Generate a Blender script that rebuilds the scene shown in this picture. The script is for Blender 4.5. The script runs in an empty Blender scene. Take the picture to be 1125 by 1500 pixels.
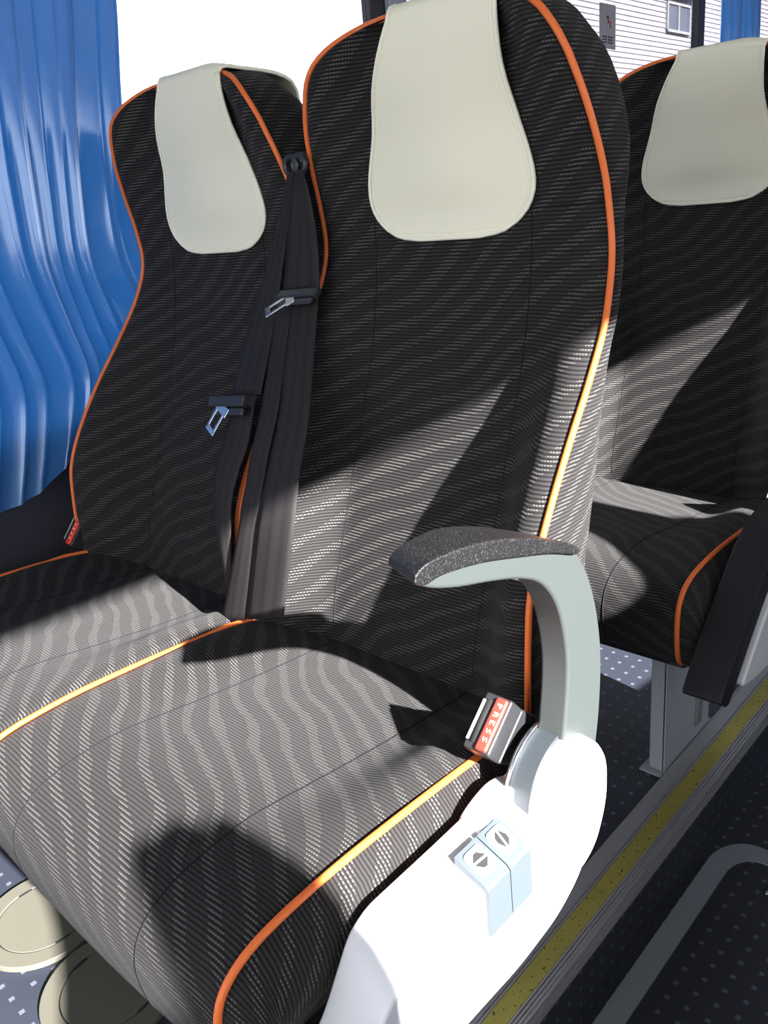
import bpy, bmesh, math, random
from mathutils import Vector, Matrix, Euler
import numpy as np
random.seed(4)
sc = bpy.context.scene
COL = sc.collection

# ------------------------------------------------------------------ camera
cam_d = bpy.data.cameras.new('camera')
cam = bpy.data.objects.new('camera', cam_d); COL.objects.link(cam)
cam_d.sensor_fit = 'HORIZONTAL'; cam_d.sensor_width = 36.0
cam_d.lens = 1218.76 / 1125.0 * 36.0
cam_d.clip_start = 0.02; cam_d.clip_end = 300
Rm = Matrix(((0.73365534, -0.17031469, 0.65783186),
             (0.67395805, 0.30600512, -0.67241461),
             (-0.08677783, 0.93667165, 0.33928725)))
cam.matrix_world = Matrix.Translation((0.4376, -0.6289, 0.9866)) @ Rm.to_4x4()
sc.camera = cam

# ------------------------------------------------------------------ light
world = bpy.data.worlds.new('sky'); sc.world = world; world.use_nodes = True
wn = world.node_tree; wn.nodes.clear()
bg = wn.nodes.new('ShaderNodeBackground'); wo = wn.nodes.new('ShaderNodeOutputWorld')
bg.inputs[0].default_value = (0.93, 0.96, 1.0, 1); bg.inputs[1].default_value = 4.0
wn.links.new(bg.outputs[0], wo.inputs[0])
SUN = Vector((-0.492, 0.093, -0.272)).normalized()
sd = bpy.data.lights.new('sun', 'SUN'); sd.energy = 66.0; sd.angle = math.radians(0.8); sd.color = (1.0, 0.93, 0.84)
so = bpy.data.objects.new('sun', sd); COL.objects.link(so)
so.rotation_euler = SUN.to_track_quat('-Z', 'Y').to_euler()
sc.view_settings.view_transform = 'Standard'; sc.view_settings.look = 'None'
sc.view_settings.exposure = 0.0; sc.view_settings.gamma = 1.0
sc.view_settings.use_curve_mapping = False

# ------------------------------------------------------------------ materials
def mat(name):
    m = bpy.data.materials.new(name); m.use_nodes = True
    nt = m.node_tree; b = nt.nodes['Principled BSDF']
    return m, nt, b
def N(nt, t, **k):
    n = nt.nodes.new(t)
    for a, v in k.items(): setattr(n, a, v)
    return n
def math_(nt, op, a, b=None, c=None):
    n = N(nt, 'ShaderNodeMath', operation=op)
    for i, v in enumerate((a, b, c)):
        if v is None: continue
        if isinstance(v, (int, float)): n.inputs[i].default_value = v
        else: nt.links.new(v, n.inputs[i])
    return n.outputs[0]
def mixc(nt, f, a, b):
    n = N(nt, 'ShaderNodeMix', data_type='RGBA')
    if isinstance(f, (int, float)): n.inputs[0].default_value = f
    else: nt.links.new(f, n.inputs[0])
    for i, v in ((6, a), (7, b)):
        if isinstance(v, tuple): n.inputs[i].default_value = (*v, 1)
        else: nt.links.new(v, n.inputs[i])
    return n.outputs[2]
def noise(nt, scale, det=2, vec=None, rough=.5):
    n = N(nt, 'ShaderNodeTexNoise'); n.inputs['Scale'].default_value = scale; n.inputs['Detail'].default_value = det
    n.inputs['Roughness'].default_value = rough
    if vec is not None: nt.links.new(vec, n.inputs['Vector'])
    return n.outputs[0]
def objco(nt): return N(nt, 'ShaderNodeTexCoord').outputs['Object']
def bump(nt, b, h, strength, dist=.001):
    n = N(nt, 'ShaderNodeBump'); n.inputs['Strength'].default_value = strength; n.inputs['Distance'].default_value = dist
    nt.links.new(h, n.inputs['Height']); nt.links.new(n.outputs[0], b.inputs['Normal'])

def plain(name, col, rough=.5, spec=.5, grain=0, gscale=900, metal=0, var=.0):
    m, nt, b = mat(name)
    b.inputs['Base Color'].default_value = (*col, 1); b.inputs['Roughness'].default_value = rough
    b.inputs['Specular IOR Level'].default_value = spec; b.inputs['Metallic'].default_value = metal
    if var:
        f = noise(nt, 6, 4, objco(nt))
        c = mixc(nt, f, tuple(x*(1-var) for x in col), tuple(min(1, x*(1+var)) for x in col))
        nt.links.new(c, b.inputs['Base Color'])
    if grain: bump(nt, b, noise(nt, gscale, 3, objco(nt)), grain, .0006)
    return m

def fabric_material():
    m, nt, b = mat('ribbed_fabric')
    uv = N(nt, 'ShaderNodeUVMap'); uv.uv_map = 'UVMap'
    sp = N(nt, 'ShaderNodeSeparateXYZ'); nt.links.new(uv.outputs[0], sp.inputs[0])
    U, V = sp.outputs[0], sp.outputs[1]
    PITCH = .0042
    wob = math_(nt, 'MULTIPLY', noise(nt, 25, 1, uv.outputs[0]), .0022)
    Vw = math_(nt, 'ADD', V, wob)
    vp = math_(nt, 'MULTIPLY', Vw, 1/PITCH)
    fr = math_(nt, 'FRACT', vp)
    row = math_(nt, 'FLOOR', vp)
    tri = math_(nt, 'ABSOLUTE', math_(nt, 'SUBTRACT', fr, .5))          # 0 mid .. .5 edge
    rib = math_(nt, 'SMOOTH_MIN', math_(nt, 'MULTIPLY', math_(nt, 'SUBTRACT', .5, tri), 2.6), 1.0, .15)
    # zebra bands
    mp = N(nt, 'ShaderNodeMapping'); mp.inputs['Scale'].default_value = (3.2, 3.6, 1); nt.links.new(uv.outputs[0], mp.inputs[0])
    n1 = noise(nt, 1.0, 2, mp.outputs[0])
    ph = math_(nt, 'ADD', math_(nt, 'MULTIPLY', math_(nt, 'SUBTRACT', V, math_(nt, 'MULTIPLY', U, .62)), 1/.034), math_(nt, 'MULTIPLY', n1, 4.2))
    s = math_(nt, 'SINE', math_(nt, 'MULTIPLY', ph, 6.2832))
    band = math_(nt, 'GREATER_THAN', math_(nt, 'ADD', s, math_(nt, 'ADD', math_(nt, 'MULTIPLY', noise(nt, 70, 2, uv.outputs[0]), 1.1), math_(nt, 'MULTIPLY', noise(nt, 13, 2, uv.outputs[0]), 1.6))), 1.75)
    # dashes
    off = math_(nt, 'MULTIPLY', math_(nt, 'MODULO', row, 2.0), .5)
    du = math_(nt, 'FRACT', math_(nt, 'ADD', math_(nt, 'MULTIPLY', U, 1/.0031), off))
    dash = math_(nt, 'MULTIPLY', math_(nt, 'LESS_THAN', du, .62), math_(nt, 'LESS_THAN', math_(nt, 'ABSOLUTE', math_(nt, 'SUBTRACT', fr, .62)), .15))
    dm = math_(nt, 'MULTIPLY', dash, band)
    fine = noise(nt, 2600, 1, uv.outputs[0])
    c0 = mixc(nt, rib, (.0045, .0045, .0048), (.041, .038, .037))
    c1 = mixc(nt, math_(nt, 'MULTIPLY', fine, .5), c0, (.017, .016, .016))
    c2 = mixc(nt, math_(nt, 'MULTIPLY', dm, .9), c1, (.128, .123, .115))
    nt.links.new(c2, b.inputs['Base Color'])
    b.inputs['Roughness'].default_value = .85; b.inputs['Specular IOR Level'].default_value = .12
    b.inputs['Sheen Weight'].default_value = .04; b.inputs['Sheen Roughness'].default_value = .4
    h = math_(nt, 'ADD', rib, math_(nt, 'MULTIPLY', fine, .35))
    bump(nt, b, h, .8, .0011)
    return m
FAB = fabric_material()
FAB_PLAIN = plain('matt_lining', (.012, .012, .014), .9, .2, .3)

def vinyl_floor_material():
    m, nt, b = mat('speckled_vinyl')
    co = N(nt, 'ShaderNodeTexCoord').outputs['UV']
    sp = N(nt, 'ShaderNodeSeparateXYZ'); nt.links.new(co, sp.inputs[0])
    def cell(x): return math_(nt, 'ABSOLUTE', math_(nt, 'SUBTRACT', math_(nt, 'FRACT', math_(nt, 'MULTIPLY', x, 1/.0318)), .5))
    cx, cy = cell(sp.outputs[0]), cell(sp.outputs[1])
    sq = math_(nt, 'LESS_THAN', math_(nt, 'MAXIMUM', cx, cy), .115)
    c = mixc(nt, noise(nt, 5, 5, co), (.017, .020, .030), (.030, .035, .050))
    c = mixc(nt, math_(nt, 'MULTIPLY', sq, .9), c, (.11, .12, .15))
    nt.links.new(c, b.inputs['Base Color'])
    b.inputs['Roughness'].default_value = .55; b.inputs['Specular IOR Level'].default_value = .4
    bump(nt, b, noise(nt, 700, 2, co), .25, .0004)
    return m
FLOOR = vinyl_floor_material()

def webbing_material():
    m, nt, b = mat('belt_webbing')
    uv = N(nt, 'ShaderNodeUVMap'); uv.uv_map = 'UVMap'
    sp = N(nt, 'ShaderNodeSeparateXYZ'); nt.links.new(uv.outputs[0], sp.inputs[0])
    weft = math_(nt, 'ABSOLUTE', math_(nt, 'SUBTRACT', math_(nt, 'FRACT', math_(nt, 'ADD', math_(nt, 'MULTIPLY', sp.outputs[1], 1/.0019), math_(nt, 'MULTIPLY', sp.outputs[0], 60))), .5))
    lane = math_(nt, 'GREATER_THAN', math_(nt, 'SINE', math_(nt, 'MULTIPLY', sp.outputs[0], 6.2832/.0155)), .35)
    c = mixc(nt, math_(nt, 'MULTIPLY', weft, 2), (.010, .009, .0095), (.034, .029, .029))
    c = mixc(nt, math_(nt, 'MULTIPLY', lane, .45), c, (.009, .008, .009))
    nt.links.new(c, b.inputs['Base Color']); b.inputs['Roughness'].default_value = .7; b.inputs['Specular IOR Level'].default_value = .25
    bump(nt, b, weft, .6, .0006)
    return m
WEB = webbing_material()

def curtain_material():
    m, nt, b = mat('blue_curtain_satin')
    uv = N(nt, 'ShaderNodeUVMap'); uv.uv_map = 'UVMap'
    sp = N(nt, 'ShaderNodeSeparateXYZ'); nt.links.new(uv.outputs[0], sp.inputs[0])
    w = math_(nt, 'SINE', math_(nt, 'MULTIPLY', sp.outputs[0], 6.2832/.0022))
    w2 = math_(nt, 'SINE', math_(nt, 'MULTIPLY', math_(nt, 'ADD', sp.outputs[1], sp.outputs[0]), 6.2832/.0026))
    b.inputs['Base Color'].default_value = (.03, .21, .60, 1)
    b.inputs['Roughness'].default_value = .4; b.inputs['Specular IOR Level'].default_value = .6
    bump(nt, b, math_(nt, 'ADD', w, w2), .3, .0006)
    tr = N(nt, 'ShaderNodeBsdfTranslucent'); tr.inputs[0].default_value = (.025, .17, .50, 1)
    gl = N(nt, 'ShaderNodeBsdfGlossy'); gl.inputs[0].default_value = (.85, .9, .95, 1); gl.inputs['Roughness'].default_value = .17
    mx = N(nt, 'ShaderNodeMixShader'); mx.inputs[0].default_value = .40
    m2 = N(nt, 'ShaderNodeMixShader'); m2.inputs[0].default_value = .13
    out = nt.nodes['Material Output']
    nt.links.new(b.outputs[0], mx.inputs[1]); nt.links.new(tr.outputs[0], mx.inputs[2])
    nt.links.new(mx.outputs[0], m2.inputs[1]); nt.links.new(gl.outputs[0], m2.inputs[2]); nt.links.new(m2.outputs[0], out.inputs[0])
    return m
CURT = curtain_material()

def glass_material():
    m, nt, b = mat('tinted_glass')
    nt.nodes.remove(b)
    t = N(nt, 'ShaderNodeBsdfTransparent'); t.inputs[0].default_value = (.80, .82, .86, 1)
    g = N(nt, 'ShaderNodeBsdfGlossy'); g.inputs['Roughness'].default_value = .02
    mx = N(nt, 'ShaderNodeMixShader'); lw = N(nt, 'ShaderNodeLayerWeight'); lw.inputs[0].default_value = .25
    nt.links.new(math_(nt, 'MULTIPLY', lw.outputs['Fresnel'], .6), mx.inputs[0])
    nt.links.new(t.outputs[0], mx.inputs[1]); nt.links.new(g.outputs[0], mx.inputs[2])
    nt.links.new(mx.outputs[0], nt.nodes['Material Output'].inputs[0])
    return m
GLASS = glass_material()

def glitter_material():
    m, nt, b = mat('flecked_black_rubber')
    co = objco(nt)
    v = N(nt, 'ShaderNodeTexVoronoi'); v.inputs['Scale'].default_value = 1500; nt.links.new(co, v.inputs['Vector'])
    f = math_(nt, 'GREATER_THAN', v.outputs['Color'], .0)
    sp = N(nt, 'ShaderNodeSeparateColor'); nt.links.new(v.outputs['Color'], sp.inputs[0])
    fl = math_(nt, 'GREATER_THAN', sp.outputs[0], .93)
    nt.links.new(mixc(nt, fl, (.007, .007, .008), (.06, .057, .05)), b.inputs['Base Color'])
    b.inputs['Roughness'].default_value = .42
    bump(nt, b, noise(nt, 1200, 2, co), .6, .0008)
    return m
GLITTER = glitter_material()

def yellow_material():
    m, nt, b = mat('worn_yellow_strip')
    co = objco(nt)
    n = noise(nt, 9, 6, co, .7); s = math_(nt, 'GREATER_THAN', noise(nt, 160, 2, co), .66)
    c = mixc(nt, n, (.20, .17, .035), (.42, .36, .07))
    c = mixc(nt, s, c, (.07, .06, .03))
    nt.links.new(c, b.inputs['Base Color']); b.inputs['Roughness'].default_value = .8
    return m

ORANGE = plain('orange_piping', (.80, .17, .035), .45, .4)
COVER = plain('cream_leatherette', (.88, .85, .66), .5, .35, .12, 500)
COVER_EDGE = plain('cream_binding', (.90, .87, .70), .6, .3)
WHITE = plain('white_plastic', (.72, .73, .76), .4, .5, .05)
GREYPL = plain('grey_green_plastic', (.045, .053, .051), .45, .45, .12, 1500)
HUBGREY = plain('blue_grey_plastic', (.035, .042, .047), .4, .5)
SWITCH = plain('pale_blue_plastic', (.065, .080, .092), .5, .4)
BTNWHITE = plain('white_button', (.75, .75, .72), .5)
BTNMARK = plain('grey_print', (.018, .018, .018), .6)
BLACKPL = plain('black_plastic', (.022, .022, .024), .38, .5, .1, 1200)
BLACKARM = plain('black_armrest_rubber', (.010, .011, .014), .5, .4, .2)
RED = plain('red_button', (.75, .045, .03), .35, .5)
REDMARK = plain('pale_embossing', (.80, .62, .40), .5)
STEEL = plain('polished_steel', (.62, .64, .68), .22, .5, metal=1)
LEG = plain('grey_painted_steel', (.34, .37, .40), .45, .5, var=.08)
TRIM = plain('ribbed_aluminium', (.27, .27, .285), .4, .5, var=.04)
HATCH = plain('beige_plastic', (.105, .10, .078), .5, .4, .1)
DARKGAP = plain('dark_gap', (.01, .01, .01), .9)
WALLDK = plain('dark_grey_wall_lining', (.035, .035, .045), .75, .3, .3, 600)
CEIL = plain('light_grey_ceiling', (.55, .55, .55), .8)
PILLAR = plain('grey_pillar_trim', (.30, .31, .36), .7)
POST = plain('black_window_post', (.012, .012, .016), .6)
YELLOW = yellow_material()
FRAMEGREY = plain('grey_hatch_frame', (.24, .26, .29), .5, .4, var=.1)
SIDING = plain('lilac_white_siding', (.155, .145, .168), .8, .3, var=.12)
BWIN = plain('building_window_glass', (.03, .035, .05), .15)
BFRAME = plain('building_window_frame', (.16, .16, .17), .7)
ROADM = plain('asphalt', (.06, .06, .06), .9, var=.2)
STICK = plain('grey_sticker', (.30, .30, .33), .6)
STICKRED = plain('red_print', (.35, .05, .05), .6)

# ------------------------------------------------------------------ mesh helpers
def mesh_obj(name, verts, faces, m, parent=None, uv=None, smooth=True, mats=None, midx=None, bevel=0, seg=3, sharp=None):
    me = bpy.data.meshes.new(name)
    me.from_pydata([tuple(v) for v in verts], [], faces)
    for mm in (mats or [m]): me.materials.append(mm)
    if midx: me.polygons.foreach_set('material_index', midx)
    if uv is not None:
        l = me.uv_layers.new(name='UVMap')
        idx = np.empty(len(me.loops), dtype=np.int32); me.loops.foreach_get('vertex_index', idx)
        l.data.foreach_set('uv', np.asarray(uv, dtype=np.float32)[idx].ravel())
    bm = bmesh.new(); bm.from_mesh(me); bmesh.ops.recalc_face_normals(bm, faces=bm.faces); bm.to_mesh(me); bm.free()
    me.polygons.foreach_set('use_smooth', [smooth]*len(me.polygons))
    if sharp: me.set_sharp_from_angle(angle=math.radians(sharp))
    o = bpy.data.objects.new(name, me); COL.objects.link(o)
    if parent: o.parent = parent
    if bevel:
        b = o.modifiers.new('bevel', 'BEVEL'); b.width = bevel; b.segments = seg; b.limit_method = 'ANGLE'; b.angle_limit = math.radians(30)
        b.harden_normals = True
    return o
def tag(o, label, cat=None, group=None, kind=None):
    if label: o['label'] = label
    if cat: o['category'] = cat
    if group: o['group'] = group
    if kind: o['kind'] = kind
    return o
def empty(name, loc=(0, 0, 0)):
    o = bpy.data.objects.new(name, None); COL.objects.link(o); o.location = loc; o.empty_display_size = .05
    return o
class MB:
    """collects shapes into one mesh"""
    def __init__(s): s.v = []; s.f = []; s.m = []
    def add(s, V, F, mi=0):
        k = len(s.v); s.v += [tuple(v) for v in V]; s.f += [tuple(i+k for i in f) for f in F]; s.m += [mi]*len(F)
    def box(s, x0, x1, y0, y1, z0, z1, mi=0, M=None):
        V = [Vector((x, y, z)) for x in (x0, x1) for y in (y0, y1) for z in (z0, z1)]
        if M is not None: V = [M @ v for v in V]
        s.add(V, [(0, 1, 3, 2), (4, 6, 7, 5), (0, 4, 5, 1), (2, 3, 7, 6), (0, 2, 6, 4), (1, 5, 7, 3)], mi)
    def prism(s, poly, a0, a1, axis='X', mi=0, M=None, top=None):
        """poly = list of 2D points; extruded along axis; top = optional other outline at a1"""
        def P(p, a): return Vector({'X': (a, p[0], p[1]), 'Y': (p[0], a, p[1]), 'Z': (p[0], p[1], a)}[axis])
        n = len(poly); V = [P(p, a0) for p in poly] + [P(p, a1) for p in (top or poly)]
        if M is not None: V = [M @ v for v in V]
        F = [tuple(range(n)), tuple(range(n, 2*n))[::-1]] + [(i, (i+1) % n, n+(i+1) % n, n+i) for i in range(n)]
        s.add(V, F, mi)
    def tube(s, pts, r, n=10, mi=0, closed=False):
        pts = [Vector(p) for p in pts]; V = []; prev = None; m = len(pts)
        for i, p in enumerate(pts):
            a = pts[(i-1) % m] if (i or closed) else p; b = pts[(i+1) % m] if (i < m-1 or closed) else p
            t = (b-a).normalized()
            if prev is None:
                u = t.cross(Vector((0, 0, 1)));
                if u.length < .1: u = t.cross(Vector((1, 0, 0)))
            else: u = prev - t*prev.dot(t)
            u.normalize(); prev = u; w = t.cross(u)
            V += [p+(u*math.cos(2*math.pi*k/n)+w*math.sin(2*math.pi*k/n))*r for k in range(n)]
        F = [(i*n+k, i*n+(k+1) % n, ((i+1) % m)*n+(k+1) % n, ((i+1) % m)*n+k) for i in range(m if closed else m-1) for k in range(n)]
        if not closed: F += [tuple(range(n)), tuple(range((m-1)*n, m*n))]
        s.add(V, F, mi)
    def build(s, name, m, parent=None, mats=None, **k):
        return mesh_obj(name, s.v, s.f, m, parent, mats=mats, midx=s.m if mats else None, **k)
def box(name, b, m, parent=None, bevel=.0, **k):
    q = MB(); q.box(*b); return q.build(name, m, parent, bevel=bevel, smooth=bool(bevel), **k)
def prism(name, poly, a0, a1, m, parent=None, axis='X', bevel=.003, **k):
    q = MB(); q.prism(poly, a0, a1, axis); return q.build(name, m, parent, bevel=bevel, **k)
def smoothpath(pts, n):
    """Catmull-Rom through points (any dimension), n samples per span"""
    P = np.array(pts, float); P = np.vstack([2*P[0]-P[1], P, 2*P[-1]-P[-2]]); out = []
    for i in range(1, len(P)-2):
        for t in np.linspace(0, 1, n, endpoint=False):
            a, b, c, d = P[i-1:i+3]
            out.append(.5*((2*b)+(c-a)*t+(2*a-5*b+4*c-d)*t*t+(-a+3*b-3*c+d)*t**3))
    out.append(P[-2]); return np.array(out)
def fn(tab):
    xs = np.array(sorted(tab)); ys = np.array([tab[x] for x in sorted(tab)])
    m = np.gradient(ys, xs)
    def f(x):
        x = float(min(max(x, xs[0]), xs[-1])); i = min(max(int(np.searchsorted(xs, x))-1, 0), len(xs)-2)
        h = xs[i+1]-xs[i]; t = (x-xs[i])/h
        return (2*t**3-3*t*t+1)*ys[i]+(t**3-2*t*t+t)*h*m[i]+(-2*t**3+3*t*t)*ys[i+1]+(t**3-t*t)*h*m[i+1]
    return f
def sst(a, b, x):
    t = min(max((x-a)/(b-a), 0), 1); return t*t*(3-2*t)

# ------------------------------------------------------------------ seat shape (one seat, centred on x=0)
W = fn({.40: .228, .46: .235, .50: .2365, .60: .236, .70: .2345, .80: .2305, .85: .227, .90: .220, .95: .214, 1.0: .211, 1.05: .205, 1.10: .193, 1.13: .181, 1.15: .168, 1.165: .152, 1.178: .127, 1.186: .097, 1.190: .066, 1.192: .025})
PY = fn({.40: -.008, .46: -.012, .52: -.012, .56: -.009, .616: .0, .65: .015, .69: .039, .75: .082, .804: .126, .872: .175, .932: .199, .992: .195, 1.049: .180, 1.11: .164, 1.165: .160, 1.192: .178})
YC = fn({.40: .045, .48: .058, .614: .105, .72: .145, .823: .182, .957: .205, 1.05: .203, 1.12: .194, 1.17: .190, 1.192: .198})
YS = fn({.40: .08, .50: .098, .621: .124, .694: .144, .766: .163, .835: .187, .91: .222, .977: .250, 1.035: .268, 1.085: .267, 1.12: .262, 1.15: .256, 1.192: .255})
def front_y(s, z):
    w = W(z); p = PY(z); c = YC(z); a = min(.118, w*.55)
    f = sst(a, w*.93, abs(s)); y = c+(p-c)*f
    e = max(0, (abs(s)-w*.9)/(w*.1)); y += .007*e*e                      # rolls over into the piping
    if z > .97: y -= .010*math.exp(-(s/.09)**2)*sst(.97, 1.02, z)*(1-sst(1.1, 1.18, z))
    return y
ZR = list(np.linspace(.40, 1.10, 64)) + [1.115, 1.13, 1.141, 1.15, 1.158, 1.165, 1.171, 1.176, 1.181, 1.185, 1.188, 1.190, 1.1915]
def outline():
    pts = np.array([[W(z), z] for z in ZR]); tg = np.gradient(pts, axis=0)
    nrm = np.stack([tg[:, 1], -tg[:, 0]], 1); nrm /= np.linalg.norm(nrm, axis=1)[:, None]
    return pts, nrm
def backrest_mesh(shear):
    pts, nrm = outline(); NF = 45; V = []; UV = []; rows = len(ZR)
    L = [0]
    for i in range(1, rows): L.append(L[-1]+math.hypot(ZR[i]-ZR[i-1], YC(ZR[i])-YC(ZR[i-1])))
    for i, z in enumerate(ZR):
        w = pts[i, 0]; nx, nz = nrm[i]; ys = max(YS(z), front_y(w, z)+.03)
        def sh(x, y, zz): return (x, y + shear*(zz-.42)/.8, zz)
        row = []; uvr = []
        for k in range(NF):
            s = w*(-1+2*k/(NF-1)); row.append(sh(s, front_y(s, z), z)); uvr.append((s, L[i]))
        p = front_y(w, z)
        topf = sst(1.12, 1.185, z)
        rings = [(.004, p+.35*(ys-p)), (.003, p+.75*(ys-p)), (-.003-.004*topf, ys), (-.018, ys+.028), (-.045, ys+.044)]
        u = w; py = p
        right = []; ru = []
        for (o, y) in rings:
            u += abs(y-py)+.002; py = y
            x = max(w+o*nx, .0); right.append(sh(x, y, z+o*nz+ .004*topf*sst(p, ys, y)*(1 if o > -.01 else .4))); ru.append((u, L[i]))
        row += right; uvr += ru
        xb = right[-1][0]; yb = right[-1][1]; zb = right[-1][2]
        for k in range(1, 8):
            row.append((xb*(1-2*k/8), yb+.010*math.sin(math.pi*k/8), zb)); uvr.append((u+.05*k, L[i]))
        for (x, y, zz), (uu, vv) in zip(reversed(right), reversed(ru)):
            row.append((-x, y, zz)); uvr.append((-uu, vv))
        V += row; UV += uvr
    n = len(row)
    F = [(i*n+k, i*n+(k+1) % n, (i+1)*n+(k+1) % n, (i+1)*n+k) for i in range(rows-1) for k in range(n)]
    F += [tuple(range(n)), tuple(range((rows-1)*n, rows*n))]
    return V, F, UV

ED = smoothpath([(.09, .452), (.03, .458), (-.06, .466), (-.15, .472), (-.25, .476), (-.31, .475), (-.36, .470), (-.390, .459), (-.407, .440), (-.412, .41), (-.409, .375), (-.400, .347), (-.372, .326)], 5)
CW = .2265
def cushion_z(s, y, z, fade):
    a = abs(s)/CW
    dip = .023*(1-sst(.52, .90, a))*(.35+.65*sst(-.33, -.05, y))
    crown = .010*math.exp(-((y+.30)/.07)**2)*(1-a*a)
    hump = .007*math.exp(-((a-.86)/.14)**2)*math.exp(-((y+.10)/.07)**2)
    return z+(-dip+crown*.6+hump)*fade
def cushion_mesh(aisle):
    NF = 37; V = []; UV = []; Ls = 0; prev = None
    for j, (y, z) in enumerate(ED):
        if prev is not None: Ls += math.hypot(y-prev[0], z-prev[1])
        prev = (y, z); row = []; uvr = []
        fade = sst(.40, .455, z)
        wj = CW - .030*sst(.0, .09, y)
        core = (max(y, -.372), min(z, .362))
        for k in range(6, 0, -1):
            t = k/6; bul = .005*math.sin(math.pi*min(t*1.1, 1))
            row.append((-wj-bul, y+(core[0]-y)*t, z+(core[1]-z)*t)); uvr.append((-wj-t*.11, Ls))
        for k in range(NF):
            s = wj*(-1+2*k/(NF-1)); e = max(0, (abs(s)/wj-.93)/.07)
            zz = cushion_z(s, y, z, fade)-.002*e
            yy = y - (.006*math.sin(math.pi*(k/(NF-1)))*(1-fade))
            row.append((s, yy, zz)); uvr.append((s, Ls))
        for k in range(1, 7):
            t = k/6; bul = (.025*math.sin(math.pi*min(t*1.1, 1))**.8+.008*t) if aisle else .005*math.sin(math.pi*min(t*1.1, 1))
            row.append((wj+bul, y+(core[0]-y)*t, z+(core[1]-z)*t)); uvr.append((wj+t*.11, Ls))
        V += row; UV += uvr
    n = len(row); m = len(ED)
    F = [(j*n+k, j*n+k+1, (j+1)*n+k+1, (j+1)*n+k) for j in range(m-1) for k in range(n-1)]
    F += [tuple(range(n))]
    return V, F, UV

def conv(x0, y0, pts, shear=0): return [(x0+p[0], y0+p[1], p[2]) for p in pts]

# cached meshes shared between seats
_cache = {}
def part(name, key, build, m, parent, **k):
    """make once, share the mesh afterwards"""
    if key in _cache:
        src = _cache[key]; o = src.copy(); COL.objects.link(o); o.name = name; o.parent = parent; return o
    o = build(parent); _cache[key] = o; return o

def make_seat(x0, y0, shear, label, group, aisle=True):
    T = empty('coach_seat', (x0, y0, 0)); tag(T, label, 'seat', group)
    def b_back(p):
        V, F, UV = backrest_mesh(shear); return mesh_obj('backrest', V, F, FAB, p, uv=UV)
    back = part('backrest', ('back', shear), b_back, FAB, T)
    def b_bp(p):
        pts, nrm = outline(); Pp = []
        for i, z in enumerate(ZR):
            if z < .475: continue
            w, zz = pts[i]; o = .0018
            Pp.append((w+o*nrm[i, 0], front_y(w, z)+shear*(z-.42)/.8-.001, zz+o*nrm[i, 1]))
        # rounded lower ends tucked under the bolster
        q = Pp[0]; Pp = [(q[0]-.008, q[1]+.02, q[2]-.02), (q[0]-.002, q[1]+.006, q[2]-.012)] + Pp
        path = Pp + [(-x, y, z) for x, y, z in reversed(Pp)]
        mb = MB(); mb.tube(path, .0036, 10); return mb.build('backrest_piping', ORANGE, p)
    tag(part('backrest_piping', ('bp', shear), b_bp, ORANGE, back), 'orange piping around the backrest')
    for s_ in (-.12, .12):
        def b_seam(p):
            mb = MB(); mb.tube([(s_, front_y(s_, z)+shear*(z-.42)/.8-.0002, z) for z in np.linspace(.45, .975, 40)], .0008, 6)
            return mb.build('backrest_seam', FAB_PLAIN, p)
        part('backrest_seam', ('bs', shear, s_), b_seam, FAB_PLAIN, back)
        def b_seam2(p):
            mb = MB(); e = .985*W(.975)*(1 if s_ > 0 else -1)
            mb.tube([(x, front_y(x, .975+.01*abs(x-s_))+shear*(.555)/.8-.0002, .975+.01*abs(x-s_)) for x in np.linspace(s_, e, 14)], .0008, 6)
            return mb.build('backrest_seam', FAB_PLAIN, p)
        part('backrest_seam', ('bs2', shear, s_), b_seam2, FAB_PLAIN, back)
    def b_cush(p):
        V, F, UV = cushion_mesh(aisle); return mesh_obj('seat_cushion', V, F, FAB, p, uv=UV)
    cush = part('seat_cushion', ('cush', aisle), b_cush, FAB, T)
    zz = lambda s, y: cushion_z(s, y, ED[int(np.argmin(abs(ED[:45, 0]-y))), 1], 1)+.001
    path = [(CW+.001, y, z-.0005) for (y, z) in ED[10:-3]]
    def b_cp(p):
        mb = MB(); mb.tube([(CW-.012, -.035, .440), (CW-.006, -.045, .458)] + [q for q in path if q[1] < -.055], .0036, 10)
        return mb.build('cushion_piping', ORANGE, p)
    if aisle: tag(part('cushion_piping', 'cp', b_cp, ORANGE, cush), 'orange piping along the right cushion edge')
    def b_cp2(p):
        left = [(-.10, .075, zz(-.1, .075)), (-.15, .055, zz(-.15, .055)), (-.19, .03, zz(-.19, .03)), (-CW+.012, -.005, zz(-CW+.012, -.005)), (-CW+.001, -.05, zz(-CW, -.05))]
        left = [tuple(q) for q in smoothpath(left, 4)] + [(-x, y, z) for x, y, z in path if y < -.06]
        mb = MB(); mb.tube(left, .0036, 10)
        return mb.build('cushion_piping', ORANGE, p)
    tag(part('cushion_piping', 'cp2', b_cp2, ORANGE, cush), 'orange piping along the left and rear cushion edge')
    for s_ in (-.115, .115):
        def b_cs(p):
            mb = MB(); pts = []
            for (y, z) in ED[4:]:
                f = sst(.40, .455, z); k = (s_/CW+1)/2
                pts.append((s_, y-.006*math.sin(math.pi*k)*(1-f), cushion_z(s_, y, z, f)+.0002))
            mb.tube(pts, .0008, 6)
            return mb.build('cushion_seam', FAB_PLAIN, p)
        part('cushion_seam', ('cs', s_), b_cs, FAB_PLAIN, cush)
    def b_pan(p):
        mb = MB(); mb.prism([(-.360, .36), (-.365, .322), (-.345, .300), (.06, .30), (.09, .34), (.09, .40), (-.30, .40)], -.215, .215)
        return mb.build('seat_pan', BLACKPL, p, bevel=.006)
    part('seat_pan', 'pan', b_pan, BLACKPL, T)
    return T

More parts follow.
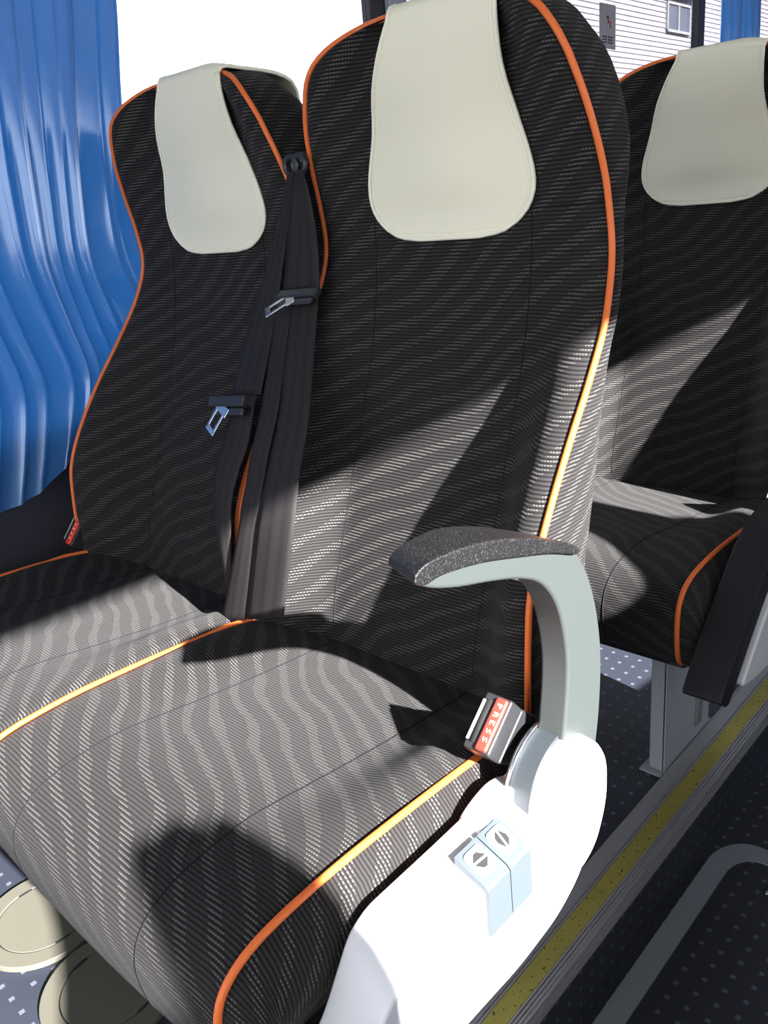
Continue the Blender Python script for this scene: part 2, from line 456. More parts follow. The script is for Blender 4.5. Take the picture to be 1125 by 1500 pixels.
# ------------------------------------------------------------------ head rest covers
HL = fn({.949: .045, .952: .070, .958: .088, .968: .104, .985: .118, 1.005: .122, 1.03: .118, 1.06: .107, 1.09: .095, 1.12: .082, 1.15: .064, 1.19: .038})
HR = fn({.949: .045, .952: .070, .958: .088, .968: .104, .985: .118, 1.005: .123, 1.03: .119, 1.06: .110, 1.09: .103, 1.12: .100, 1.15: .102, 1.19: .104})
def make_cover(x0, y0, shear, label, group=None):
    T = empty('headrest_cover', (x0, y0, 0)); tag(T, label, 'headrest cover', group)
    def sh(z): return shear*(z-.42)/.8
    def build(p):
        V = []; UV = []; NC = 25; off = .0042
        zs = [.949, .9505, .952, .955, .958, .963, .968, .976, .985, .995, 1.005, 1.018, 1.03, 1.045, 1.06, 1.075, 1.09, 1.105, 1.12, 1.135, 1.15, 1.16, 1.17, 1.178, 1.184]
        path = []
        for z in zs: path.append((-HL(z), HR(z)))
        rows = []
        for z, (h0, h1) in zip(zs, path):
            f_ = sst(1.07, 1.18, z)
            rows.append([(q, (front_y(q, z)-off)*(1-f_)+min(.166, front_y(q, z)-off)*f_, z) for q in [h0+(h1-h0)*k/(NC-1) for k in range(NC)]])
        yb = YS(1.19)
        zt = lambda s: 1.1960-4.0*max(0, abs(s)-.06)**2
        for y, dz in ((.1655, -.008), (.167, -.004), (.171, .001), (.179, .0035), (.190, .0035), (.200, .0025), (.213, .002), (.228, .002), (.243, .0015), (.262, .0), (.280, -.004), (.293, -.010), (.301, -.022), (.304, -.040), (.306, -.08), (.306, -.13)):
            h0, h1 = -.040-.055*sst(.19, .29, y), .104+.006*sst(.2, .27, y)
            rows.append([(s, y, zt(s)+dz) for s in [h0+(h1-h0)*k/(NC-1) for k in range(NC)]])
        n = NC
        for r in rows:
            V += [(x, y+sh(z), z) for x, y, z in r]
        F = [(j*n+k, j*n+k+1, (j+1)*n+k+1, (j+1)*n+k) for j in range(len(rows)-1) for k in range(n-1)]
        o = mesh_obj('cover_panel', V, F, COVER, p)
        sm = o.modifiers.new('thick', 'SOLIDIFY'); sm.thickness = .0032; sm.offset = 0
        edge = [V[j*n] for j in range(len(rows)-1, 0, -1)] + V[0:n:3] + [V[j*n+n-1] for j in range(1, len(rows))]
        mb = MB(); mb.tube(edge, .0027, 8)
        e = mb.build('edge_binding', COVER_EDGE, o)
        def inner(f, dz):
            zz_ = [z for z in zs if z >= .957]
            pp = [(-(HL(z)-f), z) for z in zz_[::-1]] + [(-.05, .957), (0, .955), (.05, .957)] + [(HR(z)-f, z) for z in zz_]
            return [(x, (front_y(x, z)-off)*(1-sst(1.07, 1.18, z))+min(.166, front_y(x, z)-off)*sst(1.07, 1.18, z)-.0018+sh(z), z) for x, z in pp]
        mb = MB(); mb.tube(inner(.006, 0), .0006, 5); mb.build('stitching', COVER_EDGE, o)
        return o
    key = ('cover', shear)
    if key in _cache:
        src = _cache[key]; o = src.copy(); COL.objects.link(o); o.parent = T
        for ch in src.children: c = ch.copy(); COL.objects.link(c); c.parent = o
    else: _cache[key] = build(T)
    return T

# ------------------------------------------------------------------ aisle side: panel, switches, hub, armrest
def add_side(T, folded=False, switches=True, mirror=False):
    """parts on the aisle side of seat T (seat centre at local x=0; side of cushion at x=.2265)"""
    X = .2265
    def poly_round(pts, r=.012, n=4):
        out = []; m = len(pts)
        for i, p in enumerate(pts):
            a = Vector(pts[i-1]); b = Vector(p); c = Vector(pts[(i+1) % m])
            d1 = (a-b); d2 = (c-b); rr = min(r, d1.length*.45, d2.length*.45)
            q1 = b+d1.normalized()*rr; q2 = b+d2.normalized()*rr
            for k in range(n+1):
                t = k/n; out.append(tuple((1-t)**2*q1+2*t*(1-t)*b+t*t*q2))
        return out
    sx = -1 if mirror else 1
    def px(mb, poly, a0, a1, **k): mb.prism(poly, sx*a0, sx*a1, **k)
    def taper(poly, d): return [(y+d*sst(-.13, -.245, y), z-.3*d*sst(-.13, -.245, y)) for y, z in poly]
    mb = MB()
    side = poly_round([(-.405, .335), (-.352, .3255), (-.25, .318), (-.15, .312), (-.085, .318), (-.045, .336), (-.018, .365), (-.006, .40), (-.003, .44), (-.06, .446), (-.135, .440), (-.20, .438), (-.285, .437), (-.312, .428), (-.345, .400), (-.385, .36)], .02)
    inner = [(y+.012*sst(-.25, -.33, y), z+.020*sst(.39, .43, z)) for y, z in side]
    mb.prism(inner, sx*(X+.034), sx*(X+.092), top=side)
    panel = mb.build('side_panel', WHITE, T, bevel=.005); 
    tag(panel, 'white plastic side panel beneath the armrest')
    # raised inner shoulder
    mb = MB(); px(mb, poly_round([(-.160, .43), (-.157, .456), (-.132, .466), (-.105, .470), (-.07, .455), (-.06, .42)], .012), X+.031, X+.058)
    mb.build('panel_shoulder', WHITE, panel, bevel=.006)
    # hub : steel rim, grey pivot disc, outer white dome
    cy, cz, r = -.045, .445, .062
    disc = lambda rr, a0=0, a1=360, n=40: [(cy+rr*math.cos(math.radians(a0+(a1-a0)*k/n)), cz+rr*math.sin(math.radians(a0+(a1-a0)*k/n))) for k in range(n)]
    mb = MB(); px(mb, disc(.064), X+.049, X+.053); mb.build('pivot_rim', STEEL, panel, bevel=.001)
    mb = MB(); px(mb, disc(.060), X+.045, X+.076); mb.build('pivot_disc', HUBGREY, panel, bevel=.002)
    mb = MB()
    dome = poly_round([(-.100, .40), (-.108, .455), (-.092, .487), (-.058, .505), (-.020, .497), (.004, .462), (.004, .41), (-.02, .365), (-.06, .35)], .03, 6)
    small = [(cy+(y-cy)*.93, cz+(z-cz)*.95) for y, z in dome]
    mb.prism(dome, sx*(X+.072), sx*(X+.101), top=small)
    mb.build('hub_cover', WHITE, panel, bevel=.007, seg=4)
    if switches:
        for k, y0 in enumerate((-.196, -.1635)):
            mb = MB(); y1 = y0+.0312
            L = [(X+.060, .4580), (X+.0915, .4445), (X+.0955, .4405), (X+.0965, .392), (X+.088, .390), (X+.088, .43), (X+.060, .43)]
            V = []; 
            for yy, dz in ((y0, -.0), (y1, .0)): V += [(sx*a, yy, b+dz) for a, b in L]
            n = len(L)
            F = [tuple(range(n)), tuple(range(n, 2*n))] + [(i, (i+1) % n, n+(i+1) % n, n+i) for i in range(n)]
            mb.add(V, F, 0)
            # white convex face
            cx = X+.0762; cyy = (y0+y1)/2; zc = .4514
            ring = []
            for q in range(32):
                a = 2*math.pi*q/32; c, s_ = math.cos(a), math.sin(a); e = .38
                ring.append((abs(c)**e*math.copysign(1, c)*.0116, abs(s_)**e*math.copysign(1, s_)*.0120))
            zf = lambda u: zc-.43*u
            V = [(sx*(cx+u), cyy+v, zf(u)+.0004) for u, v in ring] + [(sx*(cx+u*.96), cyy+v*.96, zf(u)+.0012) for u, v in ring]
            mb.add(V, [tuple(range(32, 64))] + [(i, (i+1) % 32, 32+(i+1) % 32, 32+i) for i in range(32)], 1)
            # arrow marks: a pair of triangles back to back
            ang = math.radians(86 if k == 0 else -14)
            ca, sa = math.cos(ang), math.sin(ang)
            for g in (1, -1):
                tri = [(-.0084, g*.0011), (.0084, g*.0011), (.0022, g*.0066), (-.0022, g*.0066)]
                pts = [(u*ca-v*sa, u*sa+v*ca) for u, v in tri]
                V = [(sx*(cx+u), cyy+v, zf(u)+.0016) for u, v in pts] + [(sx*(cx+u), cyy+v, zf(u)+.0008) for u, v in pts]
                mb.add(V, [(0, 1, 2, 3), (4, 5, 6, 7), (0, 1, 5, 4), (1, 2, 6, 5), (2, 3, 7, 6), (3, 0, 4, 7)], 2)
            o = mb.build('seat_switch', SWITCH, panel, mats=[SWITCH, BTNWHITE, BTNMARK], sharp=25)
            tag(o, 'pale blue seat adjustment switch with a double arrow mark')
    # armrest
    under = smoothpath([(-.243, .745), (-.228, .733), (-.195, .720), (-.150, .707), (-.112, .694), (-.080, .676), (-.056, .644), (-.044, .60), (-.043, .56), (-.052, .50), (-.058, .45)], 4)
    over = smoothpath([(.006, .45), (.016, .50), (.0195, .56), (.012, .61), (-.002, .650), (-.020, .680), (-.034, .691), (-.070, .706), (-.112, .719), (-.167, .734), (-.215, .745), (-.240, .751)], 4)
    poly = [tuple(q) for q in under] + [tuple(q) for q in over]
    if folded:
        under = [(-.10, .40), (-.02, .39), (.0, .45), (-.06, .49), (-.20, .505), (-.275, .50), (-.31, .47), (-.40, .375), (-.385, .345), (-.33, .40), (-.25, .45)]; over = []
    poly = [tuple(q) for q in under] + [tuple(q) for q in over]
    mb = MB()
    if folded: mb.prism(poly, sx*(X+.041), sx*(X+.081))
    else: mb.prism(taper(poly, .024), sx*(X+.052), sx*(X+.082), top=poly)
    arm = mb.build('armrest', GREYPL if not folded else BLACKPL, T, bevel=.009 if not folded else .005, seg=4)
    tag(arm, 'grey plastic armrest arm raised beside the seat' if not folded else 'black armrest arm folded down in front of the side panel')
    topl = smoothpath([(-.0255, .6895), (-.040, .7005), (-.075, .7165), (-.115, .733), (-.160, .7465), (-.200, .7535), (-.232, .7555), (-.246, .7515)], 4)
    botl = smoothpath([(-.2475, .745), (-.236, .7395), (-.215, .7395), (-.167, .731), (-.112, .7155), (-.070, .7025), (-.034, .688)], 4)
    if folded:
        topl = smoothpath([(-.16, .535), (-.23, .530), (-.29, .510), (-.36, .452), (-.43, .385), (-.462, .348), (-.462, .338)], 4)
        botl = smoothpath([(-.445, .326), (-.43, .330), (-.39, .372), (-.33, .430), (-.27, .478), (-.22, .498), (-.16, .50)], 4)
    pp = [tuple(q) for q in topl] + [tuple(q) for q in botl]
    mb = MB(); mb.prism(pp if folded else taper(pp, .030), sx*(X+.034), sx*(X+.087), top=pp)
    pad = mb.build('armrest_pad', GLITTER if not folded else BLACKARM, arm, bevel=.007, seg=4)
    tag(pad, 'flecked black rubber top pad' if not folded else 'black rubber top pad')
    return panel

def buckle(T, loc, rot, red_out=True):
    M = Matrix.Translation(loc) @ Euler(rot).to_matrix().to_4x4()
    # local: X width, Y = long side of the top face, Z = outward normal, body runs to -Z
    mb = MB(); 
    tp = [(-.0155, -.029), (.0155, -.029), (.0155, .029), (-.0155, .029)]
    bt = [(-.014, -.020), (.014, -.020), (.014, .034), (-.014, .034)]
    mb.prism(bt, -.062, -.025, axis='Z', M=M, top=tp); mb.prism(tp, -.025, 0, axis='Z', M=M)
    o = mb.build('belt_buckle', BLACKPL, T, bevel=.003)
    mb = MB(); mb.box(-.0115, -.0035, -.022, .022, -.003, .0006, M=M); s = mb.build('tongue_slot', DARKGAP, o)
    mb = MB(); mb.box(-.0145, -.0110, -.021, .021, -.002, .0012, M=M); mb.build('slot_lip', LEG, o, bevel=.0006)
    mb = MB(); mb.box(-.0005, .0125, -.027, .027, -.004, .0034, 0, M=M)
    r = mb.build('release_button', RED, o, bevel=.0025)
    tag(r, 'red release button with small pale letters PRESS')
    # the word PRESS in strokes, each letter on a 3x5 grid
    G = {'P': ['##.', '#.#', '##.', '#..', '#..'], 'R': ['##.', '#.#', '##.', '#.#', '#.#'], 'E': ['###', '#..', '##.', '#..', '###'], 'S': ['.##', '#..', '.#.', '..#', '##.']}
    mb = MB(); st = .00115
    for li, ch in enumerate('PRESS'):
        y0 = .0200-li*.0085
        for r_, rowt in enumerate(G[ch]):
            for c_, q in enumerate(rowt):
                if q == '#':
                    yy = y0-c_*st*1.35; xx = .0090-r_*st
                    mb.box(xx-st/2, xx+st/2, yy-st*.65, yy+st*.65, .0030, .0038, M=M)
    mb.build('button_lettering', REDMARK, o)
    return o

# ------------------------------------------------------------------ structure
def uvbox(name, b, m, kind='structure'):
    """box with metre UVs so that the printed grid keeps its size on every face"""
    o = box(name, b, m); me = o.data; l = me.uv_layers.new(name='UVMap')
    for p in me.polygons:
        n = p.normal
        for li in p.loop_indices:
            c = me.vertices[me.loops[li].vertex_index].co
            l.data[li].uv = (c.y, c.z) if abs(n.x) > .5 else ((c.x, c.z) if abs(n.y) > .5 else (c.x+.0045, c.y+.0086))
    o['kind'] = kind; return o
uvbox('floor', (-1.04, -.036, -3.2, 4.5, -.20, 0), FLOOR)
uvbox('floor', (-.036, .52, -3.2, 4.5, -.26, -.18), FLOOR)
uvbox('floor', (.52, 1.44, -3.2, 4.5, -.26, -.07), FLOOR)
def struct(o): o['kind'] = 'structure'; return o
struct(box('ceiling', (-1.1, 1.5, -3.2, 4.5, 1.98, 2.02), CEIL))
struct(box('wall_back', (-1.1, 1.5, 4.5, 4.54, -.2, 2.0), WALLDK))
wl = struct(box('wall_left', (-1.08, -1.035, -3.2, 4.5, -.2, .68), WALLDK))
box('wall_ledge', (-1.08, -1.030, -3.2, 4.5, .67, .685), WALLDK, wl, bevel=.004)
box('window_header', (-1.10, -.98, -3.2, 4.5, 1.80, 2.0), CEIL, wl, bevel=.01)
wr = struct(box('wall_right', (1.42, 1.46, -3.2, 4.5, -.2, .72), WALLDK))
HX = 1.40; HZ = .90+.555*HX
box('window_header', (1.40, 1.50, -3.2, 4.5, HZ, 2.0), CEIL, wr)
struct(box('wall_rack', (1.10, 1.40, -3.2, 4.5, HZ+.10, HZ+.14), CEIL))['kind'] = 'structure'
for i, y in enumerate((-2.6, -.86, .995, 2.79)):
    for side, xx in (('left', -1.075), ('right', 1.43)):
        if side == 'right' and i in (1, 2, 3): continue
        o = box('trim_%d' % (i+1), (xx, xx+.03, y, y+.055, .68 if side == 'left' else .72, 1.82), POST, None, bevel=.004)
        struct(o)
struct(box('trim_5', (-1.045, -1.030, 1.045, 1.11, .685, 1.82), PILLAR, None, bevel=.004))
for i, (y0, y1) in enumerate(((-2.55, -.86), (-.81, .995), (1.04, 2.79), (2.845, 4.5))):
    struct(box('window_%d' % (i+1), (-1.062, -1.058, y0, y1, .68, 1.81), GLASS))
struct(box('window_5', (1.432, 1.436, -3.2, 4.5, .72, HZ+.01), GLASS))

# step edging along the podium
edge = struct(box('trim_6', (-.092, -.014, -3.2, 4.5, -.002, .003), TRIM, None))
box('grip_strip', (-.0585, -.0325, -3.2, 4.5, .003, .0052), YELLOW, edge)
mb = MB()
for x, z in ((-.090, .0045), (-.0655, .0045), (-.0605, .0045), (-.0305, .0045), (-.0255, .0045), (-.0205, .0045), (-.0155, .003)):
    mb.box(x-.0012, x+.0012, -3.2, 4.5, z-.004, z+.0012)
for z in (-.006, -.014, -.022):
    mb.box(-.0165, -.0140, -3.2, 4.5, z-.0035, z)
mb.box(-.036, -.0160, -3.2, 4.5, -.030, .0)
mb.build('edge_rib', TRIM, edge, smooth=False)

# ------------------------------------------------------------------ seats
S = .4694; XA = -.2265; XWn = XA-S; PT = .7905
seatA = make_seat(XA, 0, 0, 'nearest patterned grey seat on the aisle with raised grey armrest', None)
seatB = make_seat(XWn, 0, 0, 'patterned grey seat beside the long blue curtain and window', None, False)
seatC = make_seat(XA, PT, -.045, 'patterned grey seat in the row behind, at the right edge, black armrest folded down', None)
seatD = make_seat(XWn, PT, -.045, 'patterned grey window seat in the row behind, mostly hidden by the nearest seat', None, False)
make_cover(XA+.004, 0, 0, 'largest cream headrest cover, on the nearest aisle seat')
make_cover(XWn+.014, 0, 0, 'cream headrest cover on the seat beside the blue curtain')
make_cover(XA, PT, -.045, 'cream headrest cover on the rear seat at the right edge')
make_cover(XWn, PT, -.045, 'cream headrest cover on the hidden window seat of the row behind')
panelA = add_side(seatA)
panelC = add_side(seatC, folded=True)

# steel legs
def leg(T, yo=0):
    mb = MB()
    mb.box(.104, .132, -.225, -.219, 0.0, .33); mb.box(.127, .133, -.225, -.035, 0.0, .33); mb.box(.104, .132, -.041, -.035, 0, .33)
    mb.box(.092, .133, -.240, -.02, 0.0, .004)
    o = mb.build('leg', LEG, T, bevel=.0015); tag(o, 'grey painted steel leg')
    mb = MB(); mb.box(.133, .136, -.10, -.075, .03, .30); mb.build('leg_rib', LEG, o)
    return o
leg(seatA); leg(seatC)
for T in (seatA, seatB, seatC, seatD):
    for y_ in (-.22, .0): box('cross_rail', (-.21, .21, y_-.02, y_+.02, .275, .30), LEG, T, bevel=.003)

# buckles
buckle(seatA, (.2265+.020, -.088, .518), (math.radians(41), math.radians(0), math.radians(0)))
buckle(seatC, (.2265+.018, -.082, .513), (math.radians(50), math.radians(0), math.radians(0)))
def wbuckle(T):
    return buckle(T, (-.236, -.018, .505), (math.radians(50), 0, math.radians(0)))
wbuckle(seatB)

# ------------------------------------------------------------------ belts
A_UP = [((-0.437, 0.158, 1.043), (-0.422, 0.158, 1.044)), ((-0.46, 0.167, 1.013), (-0.424, 0.167, 1.019)), ((-0.477, 0.165, 0.953), (-0.416, 0.165, 0.959)), ((-0.491, 0.16, 0.894), (-0.416, 0.16, 0.893))]
A_R = [((-0.468, 0.16, 0.893), (-0.416, 0.16, 0.893)), ((-0.464, 0.136, 0.84), (-0.405, 0.136, 0.842)), ((-0.437, 0.099, 0.791), (-0.379, 0.099, 0.795)), ((-0.412, 0.054, 0.733), (-0.349, 0.054, 0.74)), ((-0.396, 0.015, 0.68), (-0.33, 0.015, 0.69)), ((-0.384, -0.025, 0.612), (-0.309, -0.025, 0.627)), ((-0.428, -0.03, 0.477), (-0.346, -0.03, 0.503))]
A_L = [((-0.509, 0.164, 0.88), (-0.47, 0.164, 0.884)), ((-0.487, 0.119, 0.811), (-0.45, 0.119, 0.813)), ((-0.46, 0.071, 0.751), (-0.419, 0.071, 0.755)), ((-0.442, 0.027, 0.693), (-0.401, 0.027, 0.698)), ((-0.432, -0.02, 0.6), (-0.388, -0.02, 0.609)), ((-0.499, -0.025, 0.452), (-0.433, -0.025, 0.474))]
W_UP = [((-0.456, 0.166, 1.043), (-0.443, 0.166, 1.044)), ((-0.492, 0.175, 0.995), (-0.463, 0.175, 1.009)), ((-0.544, 0.175, 0.91), (-0.505, 0.175, 0.91)), ((-0.551, 0.134, 0.834), (-0.492, 0.134, 0.835)), ((-0.531, 0.078, 0.76), (-0.465, 0.078, 0.765))]
W_L = [((-0.519, 0.064, 0.748), (-0.458, 0.064, 0.753)), ((-0.511, 0.032, 0.701), (-0.442, 0.032, 0.709)), ((-0.507, 0.009, 0.666), (-0.441, 0.009, 0.676)), ((-0.495, -0.009, 0.627), (-0.443, -0.009, 0.636)), ((-0.485, -0.02, 0.571), (-0.443, -0.02, 0.584)), ((-0.475, -0.024, 0.511), (-0.451, -0.024, 0.527))]
W_L = [(l, (q[0]-.010, q[1], q[2])) for l, q in W_L]
A_L = [((l[0]+.004, l[1], l[2]), q) for l, q in A_L]
def ribbon(name, st, parent, yoff=0, hump=0):
    a = smoothpath([list(l)+list(r) for l, r in st], 10); V = []; UV = []; L = 0; NC = 9
    ox, oy = parent.location.x, parent.location.y
    while parent.parent: parent = parent.parent
    for i, q in enumerate(a):
        if i: L += np.linalg.norm(a[i][:3]-a[i-1][:3])
        for k in range(NC):
            t = k/(NC-1); p = q[:3]*(1-t)+q[3:]*t
            V.append((p[0]-ox, p[1]-oy+yoff-hump*math.sin(math.pi*t), p[2])); UV.append((t*.047, L))
    F = [(j*NC+k, j*NC+k+1, (j+1)*NC+k+1, (j+1)*NC+k) for j in range(len(a)-1) for k in range(NC-1)]
    o = mesh_obj(name, V, F, WEB, None, uv=UV)
    m = o.modifiers.new('thick', 'SOLIDIFY'); m.thickness = .0013; m.offset = 0
    return o
def tongue(T, c, wdir, ldir, barhalf, label):
    """black slider bar with a steel tongue; c centre of bar, wdir along the bar, ldir towards the tongue's tip"""
    c = Vector(c)-T.location; w = Vector(wdir).normalized(); l = Vector(ldir); l = (l-w*l.dot(w)*0).normalized(); n = w.cross(l).normalized()
    if n.y > 0: n = -n
    M = Matrix(((w.x, -w.z*0+n.cross(w).x, n.x, c.x), (w.y, n.cross(w).y, n.y, c.y), (w.z, n.cross(w).z, n.z, c.z), (0, 0, 0, 1)))
    mb = MB(); mb.box(-barhalf, barhalf, -.009, .007, -.005, .006, M=M); mb.box(-barhalf+.008, barhalf-.002, -.021, -.009, -.003, .003, M=M)
    bar = mb.build('belt_slider', BLACKPL, T, bevel=.003)
    # tongue plate, built from four bars around a window
    def P(a, b, d): return c + w*a*0 + Vector((0, 0, 0))
    u = l; v = (w - u*w.dot(u)).normalized(); nn = v.cross(u)
    if nn.y > 0: nn = -nn
    def B(a0, a1, b0, b1, mbx):
        K = Matrix(((u.x, v.x, nn.x, c.x), (u.y, v.y, nn.y, c.y), (u.z, v.z, nn.z, c.z), (0, 0, 0, 1)))
        mbx.box(a0, a1, b0, b1, -.0012+.003, .0012+.003, M=K)
    mb = MB(); B(.006, .020, -.016, .016, mb); B(.018, .050, -.012, -.007, mb); B(.018, .050, .007, .012, mb); B(.045, .053, -.012, .012, mb)
    t = mb.build('belt_tongue', STEEL, bar, bevel=.0008); tag(t, label)
    return bar
beltA = ribbon('belt_webbing', A_UP, seatA); beltA.parent = seatA
for st, yo in ((A_R, -.002), (A_L, -.005)):
    o = ribbon('belt_webbing', st, seatA, yo, .002); o.parent = seatA
beltW = ribbon('belt_webbing', W_UP, seatB, -.004, .002); beltW.parent = seatB
o = ribbon('belt_webbing', W_L, seatB, 0, .003); o.parent = seatB
tongue(seatA, (-.437, .140, .890), (.082, 0, .005), (-.045, -.035, -.028), .040, 'bright steel belt tongue')
tongue(seatB, (-.505, .048, .758), (.085, 0, .008), (-.024, -.020, -.042), .040, 'bright steel belt tongue reflecting blue')
mb = MB()
for dx in (0, .016):
    mb.tube([(-.229+dx+.012*math.cos(a), .17, 1.053+.011*math.sin(a)) for a in np.linspace(0, 2*math.pi, 18, endpoint=False)], .0042, 8, closed=True)
mb.box(-.236, -.206, .172, .20, 1.050, 1.068)
mb.build('belt_guide', BLACKPL, seatA)

# ------------------------------------------------------------------ curtains
def curtain(name, xc, y0, y1, ztop, hem, per, amp, label, edge=None, seed=0, cat='curtain', nz=60, ny=220):
    rnd = random.Random(seed); T = []; V = []; UV = []
    ph = [rnd.uniform(0, 6.28) for _ in range(6)]
    for j in range(nz+1):
        t = j/nz
        for i in range(ny+1):
            s = i/ny; 
            yb = y0+(y1-y0)*s
            zh = hem(yb); z = ztop+(zh-ztop)*t
            y = yb
            if edge: y = y0+(edge(z)-y0)*s
            k = (yb-y0)/per
            warp = .55*math.sin(k*1.3+ph[0])+.35*math.sin(k*2.7+ph[1]+t*.8)+.25*t*math.sin(k*.9+ph[2]+t*2)
            a = amp*(1.0-.62*t*t)*(.75+.25*math.sin(k*2.1+ph[3]))
            sn = math.sin(2*math.pi*k+warp*1.6)
            x = xc+a*(1.6*(1-abs(math.sin(math.pi*k+warp*.8))**.8)-.6) + .004*math.sin(9*z+ph[4])
            y += a*.55*math.cos(2*math.pi*k+warp*1.6+.6)+.010*t*math.sin(5*t+k)
            V.append((x, y, z)); UV.append((yb*1.6, z))
    n = ny+1
    F = [(j*n+i, j*n+i+1, (j+1)*n+i+1, (j+1)*n+i) for j in range(nz) for i in range(ny)]
    o = mesh_obj(name, V, F, CURT, None, uv=UV)
    tag(o, label, cat)
    return o
E1 = fn({.55: .20, .65: .26, .75: .30,   .85: .275, .95: .248, 1.05: .250, 1.2: .268, 1.37: .300, 1.8: .31})
H1 = fn({-.6: .53, -.3: .54, -.108: .555, 0.0: .572,    .05: .605, .09: .63, .14: .66, .3: .70})
c1 = curtain('curtain', -.985, -.55, .285, 1.79, H1, .037, .012, 'long bright blue curtain hanging over the near window, left of the seats', E1, 3)
curtain('curtain', -1.000, 1.095, 1.33, 1.79, fn({0: .72, 2: .72}), .052, .016, 'dark blue curtain gathered at the pillar between the first two windows', None, 5, ny=90)
curtain('curtain', -1.000, 2.87, 3.22, 1.79, fn({0: .72, 5: .72}), .07, .020, 'blue curtain gathered behind the black post at the top right', None, 8, ny=90)

# ------------------------------------------------------------------ floor hatches under the seat
def lid(x, y, label, rot=0, r=.097):
    T = empty('access_hatch', (x, y, 0)); tag(T, label, 'hatch'); T.rotation_euler = (0, 0, rot)
    def ringpoly(r0, r1, z0, z1, mb, n=64, a0=0, a1=2*math.pi):
        m = n
        V = []
        for k in range(m):
            a = a0+(a1-a0)*k/m; c, s = math.cos(a), math.sin(a)
            V += [(r0*c, r0*s, z0), (r1*c, r1*s, z0), (r1*c-.001*c, r1*s-.001*s, z1), (r0*c, r0*s, z1)]
        F = []
        for k in range(m):
            b = 4*k; d = 4*((k+1) % m); F += [(b+i, b+(i+1) % 4, d+(i+1) % 4, d+i) for i in range(4)]
        mb.add(V, F)
    mb = MB(); ringpoly(.0705, r, 0, .009, mb); mb.build('rim', HATCH, T, bevel=.0015, sharp=30)
    mb = MB(); mb.prism([(.0690*math.cos(2*math.pi*k/64), .0690*math.sin(2*math.pi*k/64)) for k in range(64)], 0.0, .0082, axis='Z'); mb.build('inner_lid', HATCH, T, bevel=.0012)
    mb = MB(); ringpoly(.0688, .0707, 0, .0045, mb); mb.build('groove', DARKGAP, T)
    for a in (-.35, 2.8):
        M = Matrix.Rotation(a, 4, 'Z')
        mb = MB(); mb.box(.066, .0735, -.011, .011, .0, .0088, M=M); mb.build('clip', DARKGAP, T, bevel=.0008)
    return T
lid(-.693, -.308, 'round beige floor hatch in the bottom left corner, half in shadow', .3)
lid(-.493, -.306, 'round beige floor hatch nearest the bottom edge, under the front seat', .5)

# ------------------------------------------------------------------ aisle hatch frame
mb = MB()
o_ = [(-.021, -1.2), (-.021, .60)] + [(-.021+.065*(1-math.cos(a)), .60+.085*math.sin(a)) for a in np.linspace(.1, math.pi/2, 12)] + [(.42, .685)]
i_ = [(.016, -1.2), (.016, .59)] + [(.016+.045*(1-math.cos(a)), .59+.060*math.sin(a)) for a in np.linspace(.1, math.pi/2, 12)] + [(.42, .650)]
n = len(o_)
V = [(x, y, -.180) for x, y in o_]+[(x, y, -.1765) for x, y in o_]+[(x, y, -.1765) for x, y in i_]+[(x, y, -.180) for x, y in i_]
F = [(a*n+k, a*n+k+1, ((a+1) % 4)*n+k+1, ((a+1) % 4)*n+k) for a in range(4) for k in range(n-1)]
F += [(0, n, 2*n, 3*n), (n-1, 2*n-1, 3*n-1, 4*n-1)]
mb.add(V, F)
T = empty('floor_hatch', (0, 0, 0)); tag(T, 'flat grey rounded frame of a hatch set in the sunken aisle floor', 'floor hatch')
mb.build('hatch_frame', FRAMEGREY, T, sharp=30)
mb = MB(); mb.prism([(.088+.007*math.cos(a), .588+.007*math.sin(a)) for a in np.linspace(0, 6.283, 17)[:-1]], -.180, -.177, axis='Z'); mb.build('screw', STEEL, T)

# ------------------------------------------------------------------ opposite side of the coach (outside the frame)
def opp(x, y, where, z=0, sy=1, sh=0):
    T = make_seat(x, y, sh, 'patterned grey seat across the aisle, '+where, 'seats across the aisle', x < 1); T.location.z = z; T.scale.y = sy
    C_ = make_cover(x, y, sh, 'cream headrest cover across the aisle, '+where, 'covers across the aisle'); C_.location.z = z; C_.scale.y = sy
opp(1.165, -.812, 'slim unseen one added by the far window to cast a shadow, frontmost', -.048, .5, .3)  # added unseen seat, squeezed and leaned to throw a shadow on the front cushion
opp(.70, .16, 'at the aisle, level with the nearest seat', -.07); opp(1.17, .16, 'by the far window, level with the nearest seat', -.07)
opp(.70, PT, 'at the aisle, level with the rear row', -.07); opp(1.17, PT, 'by the far window, level with the rear row', -.07)

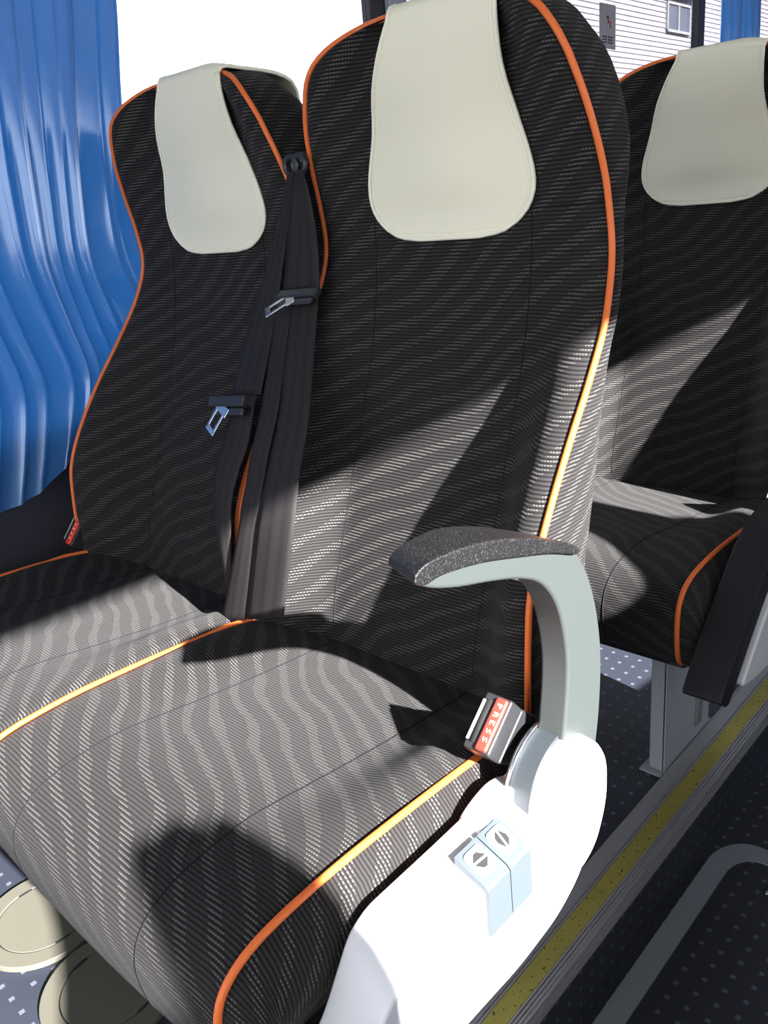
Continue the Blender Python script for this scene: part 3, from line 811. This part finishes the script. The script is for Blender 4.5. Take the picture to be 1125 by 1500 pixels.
# ------------------------------------------------------------------ outside
B = empty('building', (-12, 18, -1.6)); tag(B, 'pale lilac white building with lapped siding outside the right hand windows', 'building')
mb = MB(); L = 26; h = .13
for k in range(72):
    z = k*h; mb.add([(0, 0, z), (0, L, z), (.035, L, z), (.035, 0, z), (0, 0, z+h), (0, L, z+h), (.004, L, z+h), (.004, 0, z+h)],
                    [(3, 2, 6, 7), (0, 1, 2, 3), (0, 3, 7, 4), (1, 5, 6, 2)])
sd_ = mb.build('siding', SIDING, B, smooth=False); sd_['kind'] = 'stuff'
box('wall', (-.4, -.01, 0, L, 0, 72*h), SIDING, B)
def bwin(y0, y1, z0, z1):
    f = MB(); z0 += 1.6; z1 += 1.6; y0 -= 18; y1 -= 18; t = .06
    f.box(.02, .09, y0-t, y0, z0-t, z1+t); f.box(.02, .09, y1, y1+t, z0-t, z1+t); f.box(.02, .09, y0, y1, z1, z1+t); f.box(.02, .12, y0-t, y1+t, z0-t, z0)
    f.box(.02, .08, (y0+y1)/2-.03, (y0+y1)/2+.03, z0, z1)
    w = f.build('window', BFRAME, B, smooth=False)
    for a, b in ((y0, (y0+y1)/2-.03), ((y0+y1)/2+.03, y1)):
        box('pane', (.03, .045, a, b, z0, z1), BWIN, w)
bwin(25.75, 27.2, 5.25, 5.92)
box('eave_board', (.0, .28, 7.2, 9.4, 7.72, 7.80), BFRAME, B)
g = box('street_ground', (-60, 40, -40, 80, -1.75, -1.65), ROADM); tag(g, 'street outside the coach', 'ground'); g['kind'] = 'structure'

# grey notice stuck on the second window
T = empty('window_notice', (-1.055, 2.12, 1.465)); tag(T, 'small grey notice stuck on the window behind the nearest headrest, red figure on it', 'sticker')
box('notice_sheet', (0, .0012, -.052, .052, -.052, .075), STICK, T)
mb = MB(); mb.box(.0012, .002, .000, .008, .020, .040); mb.box(.0012, .002, .008, .022, .022, .027); mb.box(.0012, .002, -.006, .004, .034, .042); mb.box(.0012, .002, .014, .020, .008, .024)
mb.build('notice_figure', STICKRED, T)
mb = MB()
for z in (-.020, -.028, -.036):
    for y in (-.034, -.018, .004, .020): mb.box(.0012, .002, y, y+.012, z, z+.004)
mb.build('notice_text', BTNMARK, T)
